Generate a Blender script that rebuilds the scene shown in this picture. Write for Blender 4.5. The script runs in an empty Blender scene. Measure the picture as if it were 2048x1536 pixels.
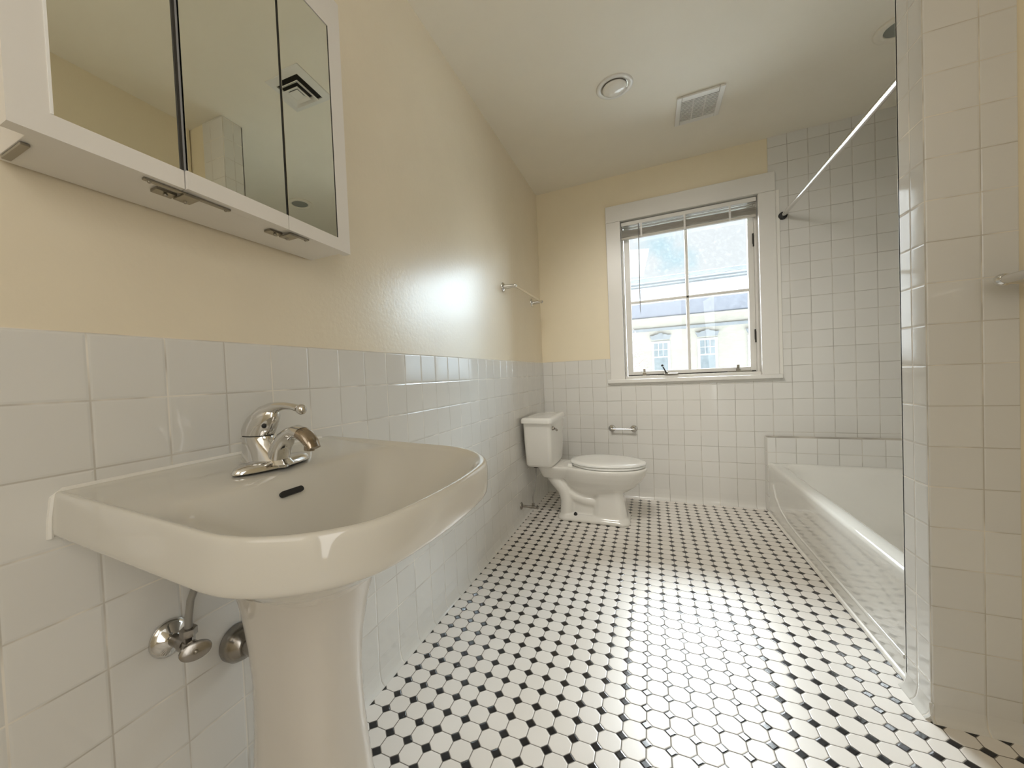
import bpy, bmesh, math, random
from mathutils import Vector, Matrix
PI = math.pi
rnd = random.Random(5)
SC = bpy.context.scene
COL = SC.collection

# ---------------------------------------------------------------- room measures (metres)
D = 3.1684          # back wall
H = 2.4562          # ceiling
XW, YW, YF = 1.4697, 1.4297, 1.5492   # tiled stub wall at the tub
XR = 1.745          # painted right wall near the viewer
XT = 2.255          # tub side wall
YB = -0.95          # wall behind the viewer
TV, TB, TL = 0.1096, 0.1045, 0.1095
BASE = 0.1957
Z0 = BASE + 8 * TV
V0 = 0.2956 % TL
B0 = 0.0778 % TB
P = 0.0585; DX = 0.0122; DY = 0.8892

# ---------------------------------------------------------------- materials
def newmat(name):
    m = bpy.data.materials.new(name); m.use_nodes = True
    nt = m.node_tree
    b = nt.nodes['Principled BSDF']
    return m, nt, b

def N(nt, typ, **kw):
    n = nt.nodes.new(typ)
    for k, v in kw.items(): setattr(n, k, v)
    return n

def mth(nt, op, a, b=None, c=None, clamp=False):
    n = nt.nodes.new('ShaderNodeMath'); n.operation = op; n.use_clamp = clamp
    for i, x in enumerate((a, b, c)):
        if x is None: continue
        if isinstance(x, (int, float)): n.inputs[i].default_value = x
        else: nt.links.new(x, n.inputs[i])
    return n.outputs[0]

def smooth(nt, v, lo, hi):
    n = nt.nodes.new('ShaderNodeMapRange'); n.interpolation_type = 'SMOOTHSTEP'
    nt.links.new(v, n.inputs[0]); n.inputs[1].default_value = lo; n.inputs[2].default_value = hi
    return n.outputs[0]

def mixc(nt, f, a, b):
    n = nt.nodes.new('ShaderNodeMix'); n.data_type = 'RGBA'
    if isinstance(f, (int, float)): n.inputs[0].default_value = f
    else: nt.links.new(f, n.inputs[0])
    for i, x in ((6, a), (7, b)):
        if isinstance(x, tuple): n.inputs[i].default_value = (*x, 1)
        else: nt.links.new(x, n.inputs[i])
    return n.outputs[2]

def mixf(nt, f, a, b):
    n = nt.nodes.new('ShaderNodeMix'); n.data_type = 'FLOAT'
    nt.links.new(f, n.inputs[0])
    for i, x in ((2, a), (3, b)):
        if isinstance(x, (int, float)): n.inputs[i].default_value = x
        else: nt.links.new(x, n.inputs[i])
    return n.outputs[0]

def pos(nt):
    g = nt.nodes.new('ShaderNodeNewGeometry'); s = nt.nodes.new('ShaderNodeSeparateXYZ')
    nt.links.new(g.outputs['Position'], s.inputs[0])
    return g.outputs['Position'], s.outputs

def noise(nt, vec, scale, detail=2, rough=.5):
    n = nt.nodes.new('ShaderNodeTexNoise'); n.inputs['Scale'].default_value = scale
    n.inputs['Detail'].default_value = detail; n.inputs['Roughness'].default_value = rough
    nt.links.new(vec, n.inputs['Vector']); return n.outputs['Fac']

def bump(nt, b, h, strength, dist):
    n = nt.nodes.new('ShaderNodeBump'); n.inputs['Strength'].default_value = strength
    n.inputs['Distance'].default_value = dist
    nt.links.new(h, n.inputs['Height']); nt.links.new(n.outputs[0], b.inputs['Normal'])

def plain(name, col, rough=.5, metal=0, bumps=None, coat=0, var=0, spec=None):
    m, nt, b = newmat(name)
    p, s = pos(nt)
    b.inputs['Roughness'].default_value = rough; b.inputs['Metallic'].default_value = metal
    if spec is not None: b.inputs['Specular IOR Level'].default_value = spec
    if coat: b.inputs['Coat Weight'].default_value = coat; b.inputs['Coat Roughness'].default_value = .03
    v = var or .03
    f = noise(nt, p, 6, 3)
    c2 = tuple(max(0, x * (1 - v * 2)) for x in col)
    nt.links.new(mixc(nt, f, col, c2), b.inputs['Base Color'])
    if bumps: bump(nt, b, noise(nt, p, bumps[0], 3), bumps[1], bumps[2])
    return m

def linedist(nt, x, off, pitch):
    """distance (in metres) of x to the nearest grout line off + k*pitch"""
    u = mth(nt, 'DIVIDE', mth(nt, 'SUBTRACT', x, off), pitch)
    fr = mth(nt, 'FRACT', mth(nt, 'ADD', u, 100.5))
    return mth(nt, 'MULTIPLY', mth(nt, 'ABSOLUTE', mth(nt, 'SUBTRACT', fr, .5)), pitch), mth(nt, 'FLOOR', u)

def tile(name, axis, off, pitch, zoff, zpitch, zbase, col=(.70, .69, .66), grout=(.36, .34, .30), gw=.0012, zline=None):
    m, nt, b = newmat(name)
    p, s = pos(nt)
    d1, c1 = linedist(nt, s[axis], off, pitch)
    d2, c2 = linedist(nt, s[2], zoff, zpitch)
    if zbase is not None:   # no course lines inside the tall base tile
        low = mth(nt, 'LESS_THAN', s[2], zbase - .003)
        d2 = mth(nt, 'ADD', d2, low)
    d = mth(nt, 'MINIMUM', d1, d2)
    t = smooth(nt, d, gw * .7, gw * 1.5)
    cell = nt.nodes.new('ShaderNodeCombineXYZ'); nt.links.new(c1, cell.inputs[0]); nt.links.new(c2, cell.inputs[1])
    wn = nt.nodes.new('ShaderNodeTexWhiteNoise'); nt.links.new(cell.outputs[0], wn.inputs['Vector'])
    base = mixc(nt, wn.outputs['Value'], col, tuple(x * .955 for x in col))
    # patches of worn grout
    gn = noise(nt, p, 9, 2)
    g2 = mixc(nt, smooth(nt, gn, .4, .62), grout, tuple(min(1, x * 1.55) for x in grout))
    nt.links.new(mixc(nt, t, g2, base), b.inputs['Base Color'])
    nt.links.new(mixf(nt, t, .6, .065), b.inputs['Roughness'])
    b.inputs['Specular IOR Level'].default_value = .5
    hh = smooth(nt, d, gw * .6, gw * 4.2)
    # each tile sits a little out of plane
    sc = nt.nodes.new('ShaderNodeSeparateXYZ'); nt.links.new(wn.outputs['Color'], sc.inputs[0])
    tilt = mth(nt, 'ADD', mth(nt, 'MULTIPLY', mth(nt, 'SUBTRACT', sc.outputs[0], .5), mth(nt, 'MULTIPLY', s[axis], 4.0)),
               mth(nt, 'MULTIPLY', mth(nt, 'SUBTRACT', sc.outputs[1], .5), mth(nt, 'MULTIPLY', s[2], 4.0)))
    wav = noise(nt, p, 16, 1)
    hsum = mth(nt, 'ADD', mth(nt, 'ADD', hh, mth(nt, 'MULTIPLY', wav, .25)), tilt)
    bump(nt, b, hsum, .55, .0011)
    return m

def floormat():
    m, nt, b = newmat('octagon_dot_floor')
    p, s = pos(nt)
    u = mth(nt, 'DIVIDE', mth(nt, 'SUBTRACT', s[0], DX), P); v = mth(nt, 'DIVIDE', mth(nt, 'SUBTRACT', s[1], DY), P)
    def per(x):
        f = mth(nt, 'FRACT', mth(nt, 'ADD', x, 100.5)); return mth(nt, 'ABSOLUTE', mth(nt, 'SUBTRACT', f, .5))
    a, c = per(u), per(v)
    sm = mth(nt, 'ADD', a, c)
    dot = mth(nt, 'SUBTRACT', 1, smooth(nt, sm, .243, .262))
    oc = mth(nt, 'MULTIPLY', smooth(nt, sm, .285, .308), mth(nt, 'MULTIPLY', smooth(nt, a, .014, .03), smooth(nt, c, .014, .03)))
    cell = nt.nodes.new('ShaderNodeCombineXYZ')
    nt.links.new(mth(nt, 'FLOOR', u), cell.inputs[0]); nt.links.new(mth(nt, 'FLOOR', v), cell.inputs[1])
    wn = nt.nodes.new('ShaderNodeTexWhiteNoise'); nt.links.new(cell.outputs[0], wn.inputs['Vector'])
    white = mixc(nt, wn.outputs['Value'], (.82, .785, .745), (.77, .735, .695))
    white = mixc(nt, smooth(nt, noise(nt, p, 3.0, 3), .35, .75), white, (.76, .72, .67))
    grout = mixc(nt, noise(nt, p, 5, 2), (.13, .115, .095), (.22, .195, .165))
    col = mixc(nt, oc, grout, white)
    col = mixc(nt, dot, col, (.012, .012, .014))
    nt.links.new(col, b.inputs['Base Color'])
    r = mixf(nt, oc, .7, .34); r = mixf(nt, dot, r, .16)
    nt.links.new(r, b.inputs['Roughness'])
    e1 = mth(nt, 'MULTIPLY', smooth(nt, sm, .27, .36), mth(nt, 'MULTIPLY', smooth(nt, a, .008, .06), smooth(nt, c, .008, .06)))
    e2 = mth(nt, 'SUBTRACT', 1, smooth(nt, sm, .17, .27))
    h = mth(nt, 'ADD', mth(nt, 'MAXIMUM', e1, e2), mth(nt, 'MULTIPLY', noise(nt, p, 22, 2), .3))
    bump(nt, b, h, .5, .0009)
    return m

WHITE = (.69, .68, .65)
M = {}
M['floor'] = floormat()
M['tile_left'] = tile('white_wall_tile_left', 1, V0, TL, Z0 % TV, TV, BASE, grout=(.50, .475, .43))
M['tile_back'] = tile('white_wall_tile_back', 0, B0, TB, Z0 % TV, TV, BASE)
M['tile_stub_x'] = tile('white_wall_tile_stub_side', 1, YW + .0621, .0581, 1.7008 % .1069, .1069, None, grout=(.52, .49, .44))
M['tile_stub_y'] = tile('white_wall_tile_stub_front', 0, XW + .0986, .0986, 1.7008 % .1069, .1069, None, gw=.0010, grout=(.47, .44, .38))
M['tile_tub'] = tile('white_wall_tile_tub', 1, .02, TV, Z0 % TV, TV, BASE)
M['tile_ledge'] = tile('white_wall_tile_ledge', 0, 1.487 + .045, .1045, .4985 % .098, .098, None)
M['paint'] = plain('cream_wall_paint', (.80, .715, .54), .45, bumps=(140, .22, .002))
M['paint_gloss'] = plain('cream_wall_paint_satin', (.78, .70, .55), .27, bumps=(75, .22, .0022))
M['paint_dull'] = plain('cream_wall_paint_flat', (.78, .70, .54), .5, bumps=(140, .2, .002))
M['ceiling'] = plain('ceiling_paint', (.80, .755, .655), .55, bumps=(120, .1, .001))
M['trim'] = plain('white_trim_paint', (.74, .725, .69), .3, bumps=(40, .08, .002))
M['cabinet'] = plain('white_laminate', (.76, .735, .695), .32)
M['porcelain'] = plain('white_porcelain', (.80, .785, .745), .07, coat=.4)
M['bone'] = plain('bone_porcelain', (.67, .65, .595), .07, coat=.4)
M['bisque'] = plain('bone_porcelain_pedestal', (.69, .66, .61), .13, coat=.3, bumps=(30, .06, .002))
M['seat'] = plain('white_plastic', (.86, .86, .84), .13)
M['enamel'] = plain('tub_enamel', (.74, .735, .70), .045, coat=.5)
M['chrome'] = plain('chrome', (.72, .71, .69), .09, metal=1)
M['chrome_worn'] = plain('worn_chrome', (.40, .375, .34), .22, metal=1, bumps=(60, .2, .002), var=.2)
M['nickel'] = plain('old_nickel', (.45, .42, .36), .3, metal=1, var=.2)
M['hose'] = plain('grey_plastic_tube', (.26, .25, .23), .28)
M['black'] = plain('black_rubber', (.012, .012, .012), .5)
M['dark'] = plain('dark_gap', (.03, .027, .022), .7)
M['caulk'] = plain('white_caulk', (.80, .78, .73), .4)
M['bulb'] = plain('frosted_lamp_glass', (.82, .81, .77), .12)
M['blind'] = plain('blind_vinyl', (.55, .52, .46), .4)
M['lens'] = plain('grey_shower_lens', (.24, .25, .22), .4)
M['spout_stain'] = plain('stained_chrome', (.48, .40, .31), .2, metal=1, bumps=(80, .4, .002), var=.25)
M['brick'] = plain('tan_brick', (.80, .70, .52), .8)
M['stone'] = plain('grey_stone', (.31, .33, .35), .8, var=.1)
M['slate'] = plain('blue_grey_frieze', (.33, .345, .40), .8, var=.1)
M['outwhite'] = plain('white_cornice_paint', (.60, .62, .64), .6)
M['roof'] = plain('grey_roof_edge', (.45, .48, .50), .8, var=.1)
M['street'] = plain('street_ground', (.40, .39, .375), .9)
M['bark'] = plain('bark', (.25, .18, .15), .9)
M['leaf'] = plain('russet_leaves', (.52, .34, .33), .7, var=.2)

def brickmat():
    m, nt, b = newmat('tan_brickwork')
    p, s = pos(nt)
    v = nt.nodes.new('ShaderNodeCombineXYZ'); nt.links.new(s[0], v.inputs[0]); nt.links.new(s[2], v.inputs[1])
    t = nt.nodes.new('ShaderNodeTexBrick'); nt.links.new(v.outputs[0], t.inputs['Vector'])
    t.inputs['Color1'].default_value = (.47, .445, .385, 1); t.inputs['Color2'].default_value = (.44, .415, .355, 1)
    t.inputs['Mortar'].default_value = (.42, .40, .365, 1); t.inputs['Scale'].default_value = 1
    t.inputs['Brick Width'].default_value = .22; t.inputs['Row Height'].default_value = .075; t.inputs['Mortar Size'].default_value = .008
    nt.links.new(t.outputs['Color'], b.inputs['Base Color']); b.inputs['Roughness'].default_value = .85
    return m
M['brick'] = brickmat()

def mirrormat():
    m, nt, b = newmat('mirror_silvering')
    b.inputs['Metallic'].default_value = 1; b.inputs['Roughness'].default_value = .012
    p, s = pos(nt)
    nt.links.new(mixc(nt, noise(nt, p, 4, 2), (.86, .88, .80), (.83, .85, .78)), b.inputs['Base Color'])
    return m
M['mirror'] = mirrormat()

def glassmat(name, tint, dirt=.0):
    m = bpy.data.materials.new(name); m.use_nodes = True; nt = m.node_tree
    for n in list(nt.nodes): nt.nodes.remove(n)
    out = nt.nodes.new('ShaderNodeOutputMaterial')
    tr = nt.nodes.new('ShaderNodeBsdfTransparent'); tr.inputs[0].default_value = (*tint, 1)
    gl = nt.nodes.new('ShaderNodeBsdfGlossy'); gl.inputs['Roughness'].default_value = .01
    lw = nt.nodes.new('ShaderNodeFresnel'); lw.inputs[0].default_value = 1.45
    mx = nt.nodes.new('ShaderNodeMixShader')
    nt.links.new(lw.outputs[0], mx.inputs[0]); nt.links.new(tr.outputs[0], mx.inputs[1]); nt.links.new(gl.outputs[0], mx.inputs[2])
    if dirt:
        p, s = pos(nt)
        df = nt.nodes.new('ShaderNodeBsdfTranslucent'); df.inputs[0].default_value = (.9, .9, .9, 1)
        f = mth(nt, 'MULTIPLY', smooth(nt, noise(nt, p, 40, 4, .7), .45, .8), dirt)
        m2 = nt.nodes.new('ShaderNodeMixShader'); nt.links.new(f, m2.inputs[0])
        nt.links.new(mx.outputs[0], m2.inputs[1]); nt.links.new(df.outputs[0], m2.inputs[2])
        nt.links.new(m2.outputs[0], out.inputs[0])
    else: nt.links.new(mx.outputs[0], out.inputs[0])
    return m
M['glass'] = glassmat('dusty_window_glass', (.97, .98, .98), .012)

# ---------------------------------------------------------------- mesh builder
ORG = {}
class MB:
    def __init__(s): s.v = []; s.f = []; s.mi = []; s.cur = 0
    def add(s, vs, fs):
        o = len(s.v); s.v += [Vector(a) for a in vs]
        s.f += [[o + i for i in f] for f in fs]; s.mi += [s.cur] * len(fs); return s
    def box(s, x0, x1, y0, y1, z0, z1, bev=0, seg=2):
        bm = bmesh.new(); bmesh.ops.create_cube(bm, size=1)
        for v in bm.verts:
            v.co = Vector((x0 + (v.co.x + .5) * (x1 - x0), y0 + (v.co.y + .5) * (y1 - y0), z0 + (v.co.z + .5) * (z1 - z0)))
        if bev: bmesh.ops.bevel(bm, geom=bm.edges[:], offset=bev, segments=seg, profile=.5, affect='EDGES')
        return s.frombm(bm)
    def frombm(s, bm, mat=None):
        bm.verts.index_update()
        vs = [(mat @ v.co if mat else v.co.copy()) for v in bm.verts]; fs = [[v.index for v in f.verts] for f in bm.faces]
        bm.free(); return s.add(vs, fs)
    def loft(s, loops, cap0=True, cap1=True, closed=True):
        n = len(loops[0]); vs = [p for l in loops for p in l]; fs = []
        for k in range(len(loops) - 1):
            for i in range(n if closed else n - 1):
                j = (i + 1) % n
                fs.append([k * n + i, k * n + j, (k + 1) * n + j, (k + 1) * n + i])
        if cap0: fs.append(list(range(n))[::-1])
        if cap1: fs.append([(len(loops) - 1) * n + i for i in range(n)])
        return s.add(vs, fs)
    def tube(s, pts, r, n=14, cap=True, squash=1.0, up=None):
        pts = [Vector(p) for p in pts]; m = len(pts)
        rs = [r] * m if isinstance(r, (int, float)) else list(r)
        loops = []; ref = Vector(up) if up else None
        for i in range(m):
            t = (pts[min(i + 1, m - 1)] - pts[max(i - 1, 0)]).normalized()
            if ref is None: ref = Vector((0, 0, 1)) if abs(t.z) < .9 else Vector((1, 0, 0))
            a = (ref - t * ref.dot(t)).normalized(); b = t.cross(a)
            if not up: ref = a
            loops.append([pts[i] + (a * math.cos(2 * PI * k / n) * squash + b * math.sin(2 * PI * k / n)) * rs[i] for k in range(n)])
        return s.loft(loops, cap, cap)
    def lathe(s, prof, o, axis, n=32, cap=True):
        """prof: (distance along the axis, radius)"""
        ax = Vector(axis).normalized(); ref = Vector((0, 0, 1)) if abs(ax.z) < .9 else Vector((1, 0, 0))
        a = (ref - ax * ref.dot(ax)).normalized(); b = ax.cross(a); o = Vector(o)
        loops = [[o + ax * d + (a * math.cos(2 * PI * k / n) + b * math.sin(2 * PI * k / n)) * max(r, 1e-5) for k in range(n)] for d, r in prof]
        return s.loft(loops, cap, cap)
    def ball(s, c, r, n=16, sc=(1, 1, 1)):
        bm = bmesh.new(); bmesh.ops.create_uvsphere(bm, u_segments=n, v_segments=n // 2 + 2, radius=r)
        for v in bm.verts: v.co = Vector((v.co.x * sc[0] + c[0], v.co.y * sc[1] + c[1], v.co.z * sc[2] + c[2]))
        return s.frombm(bm)
    def prism(s, poly, axis, a0, a1):
        """poly in the two other axes (in xyz order), extruded along axis"""
        def mk(p, a):
            q = list(p); q.insert(axis, a); return Vector(q)
        return s.loft([[mk(p, a0) for p in poly], [mk(p, a1) for p in poly]])
    def build(s, name, mat, parent=None, smoothang=38, mods=None):
        me = bpy.data.meshes.new(name)
        off = ORG.get(parent.name, Vector((0, 0, 0))) if parent else Vector((0, 0, 0))
        me.from_pydata([tuple(v - off) for v in s.v], [], s.f)
        mats = mat if isinstance(mat, list) else [mat]
        for m in mats: me.materials.append(m)
        if len(mats) > 1:
            for p, i in zip(me.polygons, s.mi): p.material_index = i
        bm = bmesh.new(); bm.from_mesh(me)
        bmesh.ops.recalc_face_normals(bm, faces=bm.faces[:]); bm.to_mesh(me); bm.free()
        if smoothang:
            for p in me.polygons: p.use_smooth = True
            me.set_sharp_from_angle(angle=math.radians(smoothang))
        me.update()
        o = bpy.data.objects.new(name, me); COL.objects.link(o)
        if parent: o.parent = parent
        if 0 < smoothang <= 40:
            wn = o.modifiers.new('weighted_normals', 'WEIGHTED_NORMAL'); wn.mode = 'FACE_AREA'; wn.weight = 80; wn.keep_sharp = True
        ORG[o.name] = off
        return o

def tag(o, label=None, cat=None, group=None, kind=None):
    if label: o['label'] = label
    if cat: o['category'] = cat
    if group: o['group'] = group
    if kind: o['kind'] = kind
    return o
def thing(name, loc, label, cat, group=None):
    o = bpy.data.objects.new(name, None); o.location = loc; o.empty_display_size = .05; COL.objects.link(o)
    ORG[o.name] = Vector(loc); tag(o, label, cat, group); return o
def struct(o, label=None, cat=None):
    o['kind'] = 'structure'
    if label: o['label'] = label
    if cat: o['category'] = cat
    return o

# ---------------------------------------------------------------- shell
struct(MB().box(-.15, XT + .15, YB - .1, D + .12, -.12, 0).build('floor', M['floor'], smoothang=0),
       'black and white octagon and dot tiled bathroom floor', 'floor')
struct(MB().box(-.15, XT + .15, YB - .1, D + .12, H, H + .12).build('ceiling', M['ceiling'], smoothang=0),
       'smooth off-white painted ceiling', 'ceiling')
# left wall: paint above, tiles below with a rounded top edge
w = MB(); w.box(-.12, -.005, YB, D + .1, 0, H); w.cur = 1
poly = [(-.005, 0), (0, 0)] + [(0, Z0 - .006)] + [(-.005 + .005 * math.cos(a), Z0 - .006 + .006 * math.sin(a)) for a in (PI / 6, PI / 3, PI / 2)]
w.prism(poly, 1, YB, D)
struct(w.build('wall_left', [M['paint_gloss'], M['tile_left']]), 'long cream painted wall above square white tiles', 'wall')
# back wall round the window opening
WX0, WX1, WZ0, WZ1 = .600, 1.512, .885, 2.140
w = MB()
w.box(-.005, WX0, D + .005, D + .12, 0, H); w.box(WX1, XT + .1, D + .005, D + .12, 0, H)
w.box(WX0, WX1, D + .005, D + .12, 0, WZ0); w.box(WX0, WX1, D + .005, D + .12, WZ1, H)
w.cur = 1
w.box(0, WX0, D, D + .005, 0, Z0, .0015); w.box(WX0, WX1, D, D + .005, 0, WZ0, 0); w.box(1.543, XT, D, D + .005, Z0, H, 0)
w.box(WX1, XT, D, D + .005, 0, Z0, 0)
struct(w.build('wall_back', [M['paint'], M['tile_back']]), 'window wall, cream paint over white tiles, fully tiled at the tub', 'wall')
# stub wall at the near end of the tub
w = MB()
w.box(XW + .007, XT + .1, YW + .007, YF - .006, 0, H)
w.cur = 1; w.box(XW, XW + .0071, YW + .004, YF, 0, H, .002)
w.cur = 2; w.box(XW + .0005, 1.632, YW, YW + .0071, 0, H, .0035)
w.cur = 1; w.box(XW, XT, YF - .0065, YF, 0, H, 0)
struct(w.build('wall_divider', [M['paint'], M['tile_stub_x'], M['tile_stub_y']]), 'floor to ceiling white tiled stub wall at the near end of the tub', 'wall')
struct(MB().box(XR, XR + .1, YB, YW, 0, H).build('wall_right', M['paint_dull'], smoothang=0), 'cream painted wall at the right edge, beside the tiled stub wall', 'wall')
struct(MB().box(XT, XT + .1, YF, D, 0, H).build('wall_tub', M['tile_tub'], smoothang=0), 'tiled side wall behind the tub', 'wall')
struct(MB().box(-.005, XR, YB - .1, YB, 0, H).build('wall_front', M['paint_dull'], smoothang=0), 'cream painted wall behind the viewer', 'wall')
# cove base
def cove(c, out, z1=.0): return [(c, .0), (c, .045), (c + out * .002, .028), (c + out * .005, .015), (c + out * .010, .007), (c + out * .015, .004), (c + out * .017, 0)]
b = MB(); b.prism([(x, z) for x, z in cove(0, 1)], 1, YB, D)
struct(b.build('baseboard_left', M['tile_left']), 'white cove base tile along the left wall', 'baseboard')
b = MB(); b.prism([(y, z) for y, z in cove(D, -1)], 0, 0, 1.487)
struct(b.build('baseboard_back', M['tile_back']), 'white cove base tile under the window', 'baseboard')
b = MB(); b.prism([(x, z) for x, z in cove(XW, -1)], 1, YW - .006, YF)
b.cur = 1; b.prism([(y, z) for y, z in cove(YW, -1)], 0, XW - .006, XR)
struct(b.build('baseboard_divider', [M['tile_stub_x'], M['tile_stub_y']]), 'white cove base of the stub wall', 'baseboard')
# tiled ledge at the far end of the tub
b = MB(); b.box(1.487, XT, 3.09, D, 0, .4985, .006, 3)
struct(b.build('trim_1', M['tile_ledge']), 'low tiled ledge between tub and window wall', 'ledge')
# caulk line on top of tiles on the ledge
# ---------------------------------------------------------------- window
win = bpy.data.objects.new('window_1', None); win.location = (1.06, D, .9); COL.objects.link(win); ORG['window_1'] = Vector(win.location)
struct(win, 'white framed casement window with four panes over the toilet side', 'window')
cx0, cx1, cz0, cz1 = .531, 1.577, .905, 2.228; ix0, ix1, iz0, iz1 = .634, 1.484, .912, 2.105
b = MB()
b.box(cx0, ix0, D - .016, D + .002, cz0, iz1 + .0, .004); b.box(ix1, cx1, D - .016, D + .002, cz0, iz1, .004)
b.box(cx0, cx1, D - .017, D + .002, iz1, cz1, .004)
b.build('casing', M['trim'], win)
b = MB(); b.box(cx1, cx1 + .022, D - .007, D + .002, cz0, cz1 - .12, .003); b.build('filler_strip', M['caulk'], win)
b = MB()   # jamb lining
b.box(WX0, ix0, D, D + .119, WZ0, WZ1); b.box(ix1, WX1, D, D + .119, WZ0, WZ1); b.box(ix0, ix1, D, D + .119, iz1, WZ1)
b.box(ix0, ix0 + .014, D + .045, D + .119, iz0, iz1, .002); b.box(ix1 - .014, ix1, D + .045, D + .119, iz0, iz1, .002)
b.box(ix0, ix1, D + .045, D + .119, iz1 - .014, iz1)
b.build('jamb', M['trim'], win)
b = MB(); b.box(.508, 1.59, D - .034, D + .119, .882, .910, .005); b.box(ix0, ix1, D + .018, D + .119, .905, .932, .003)
b.box(.52, 1.58, D - .012, D + .002, .868, .884, .002)
b.build('window_sill', M['trim'], win)
ys0, ys1 = D + .062, D + .096
sx0, sx1, sz0, sz1 = .651, 1.470, .934, 2.088
b = MB(); st = .034
b.box(sx0, sx0 + .04, ys0, ys1, sz0, sz1, .003); b.box(sx1 - .034, sx1, ys0, ys1, sz0, sz1, .003)
b.box(sx0 + .04, sx1 - .034, ys0, ys1, sz0, sz0 + .032, .003); b.box(sx0 + .04, sx1 - .034, ys0, ys1, sz1 - .035, sz1, .003)
sash = b.build('sash', M['trim'], win)
mxx, mzz = 1.070, 1.495
MB().box(mxx - .010, mxx + .010, ys0 + .004, ys1 - .006, sz0 + .03, sz1 - .03, .003).build('muntin', M['trim'], sash)
MB().box(sx0 + .038, sx1 - .032, ys0 + .004, ys1 - .006, mzz - .010, mzz + .010, .003).build('muntin', M['trim'], sash)
for (a, c, e, f) in ((sx0 + .04, mxx - .01, sz0 + .032, mzz - .01), (mxx + .01, sx1 - .034, sz0 + .032, mzz - .01), (sx0 + .04, mxx - .01, mzz + .01, sz1 - .035), (mxx + .01, sx1 - .034, mzz + .01, sz1 - .035)):
    MB().box(a, c, ys0 + .014, ys0 + .017, e, f).build('pane', M['glass'], sash)
b = MB(); b.box(sx0 + .005, sx1 - .005, ys0 - .004, ys0 + .001, sz0 - .003, sz0 + .006); b.build('weather_strip', M['dark'], sash)
# crank
b = MB(); b.box(.900, .992, D + .004, D + .030, .932, .944, .004); b.ball((.915, D + .008, .946), .011)
cr = b.build('crank_base', M['nickel'], win)
b = MB(); b.tube([(.915, D + .004, .946), (.905, D - .010, .966), (.893, D - .020, .992)], [.006, .0048, .0042], 10); b.ball((.889, D - .024, 1.002), .0085)
b.build('crank_handle', M['dark'], cr)
for cxp in (.768, 1.362):
    b = MB(); b.box(cxp - .012, cxp + .012, D + .046, D + .060, .932, .958, .002); b.box(cxp - .009, cxp + .009, D + .05, D + .056, .958, .985, .002)
    b.build('stay_clip', M['nickel'], win)
b = MB(); b.box(1.30, 1.44, D + .047, D + .055, .933, .941, .002); b.build('stay_arm', M['nickel'], win)
for zc in (1.835, 1.185):
    b = MB(); b.box(1.462, 1.471, D + .052, D + .063, zc - .035, zc + .035, .002); b.tube([(1.467, D + .05, zc - .055), (1.467, D + .05, zc + .02)], .005, 10)
    b.build('hinge', M['dark'], win)

# blind
bl = thing('window_blind', (1.06, D + .03, 2.10), 'white slatted blind pulled up at the top of the window, with thin wand', 'blind')
b = MB(); b.box(.640, 1.478, D + .006, D + .034, 2.068, 2.095, .002); b.build('headrail', M['trim'], bl)
b = MB()
for k in range(2): 
    z = 2.058 - .018 * k
    b.loft([[(.640, D + .008, z), (.640, D + .020, z + .003), (.640, D + .032, z), (.640, D + .032, z - .001), (.640, D + .020, z + .002), (.640, D + .008, z - .001)],
            [(1.476, D + .008, z), (1.476, D + .020, z + .003), (1.476, D + .032, z), (1.476, D + .032, z - .001), (1.476, D + .020, z + .002), (1.476, D + .008, z - .001)]])
for k in range(19):
    z = 2.030 - .0024 * k; dy = rnd.uniform(-.002, .002)
    b.loft([[(.640, D + .007 + dy, z), (.640, D + .020 + dy, z + .002), (.640, D + .032 + dy, z), (.640, D + .032 + dy, z - .001), (.640, D + .020 + dy, z + .001), (.640, D + .007 + dy, z - .001)],
            [(1.476, D + .007 + dy, z), (1.476, D + .020 + dy, z + .002), (1.476, D + .032 + dy, z), (1.476, D + .032 + dy, z - .001), (1.476, D + .020 + dy, z + .001), (1.476, D + .007 + dy, z - .001)]])
b.build('slat_stack', M['blind'], bl)
MB().box(.640, 1.476, D + .008, D + .032, 1.967, 1.983, .002).build('bottom_rail', M['blind'], bl)
for x in (.778, 1.06, 1.33):
    MB().box(x - .006, x + .006, D + .0055, D + .0068, 1.968, 2.068).build('ladder_tape', M['trim'], bl)
b = MB(); b.tube([(.760, D + .002, 2.070), (.759, D - .001, 1.99), (.754, D - .001, 1.41)], [.0028, .0032, .0024], 8)
b.build('tilt_wand', M['hose'], bl)

# ---------------------------------------------------------------- bathtub
def rrect(x0, x1, y0, y1, r, z, n=8, bow=0):
    pts = []; r = min(r, (x1 - x0) / 2 - 1e-4, (y1 - y0) / 2 - 1e-4)
    for cx, cy, a0 in ((x1 - r, y1 - r, 0), (x0 + r, y1 - r, PI / 2), (x0 + r, y0 + r, PI), (x1 - r, y0 + r, 1.5 * PI)):
        for k in range(n + 1):
            a = a0 + k * PI / 2 / n; pts.append(Vector((cx + r * math.cos(a), cy + r * math.sin(a), z)))
        # straight side subdivisions come from the next corner start
    out = []
    m = len(pts)
    for i in range(m):
        out.append(pts[i])
        nx = pts[(i + 1) % m]
        if (i + 1) % (n + 1) == 0:
            for j in range(1, 8): out.append(pts[i].lerp(nx, j / 8))
    if bow:
        cy = (y0 + y1) / 2; hy = (y1 - y0) / 2
        for p in out:
            if p.x > (x0 + x1) / 2: p.x += bow * (1 - ((p.y - cy) / hy) ** 2) * (p.x - (x0 + x1) / 2) / ((x1 - x0) / 2)
    return out
tub = thing('bathtub', (1.87, 2.32, 0), 'white enamel bathtub along the right, glossy apron reflecting the floor', 'bathtub')
tx0, tx1, ty0, ty1, tz = 1.487, XT - .001, YF + .001, 3.089, .334
b = MB()
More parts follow.
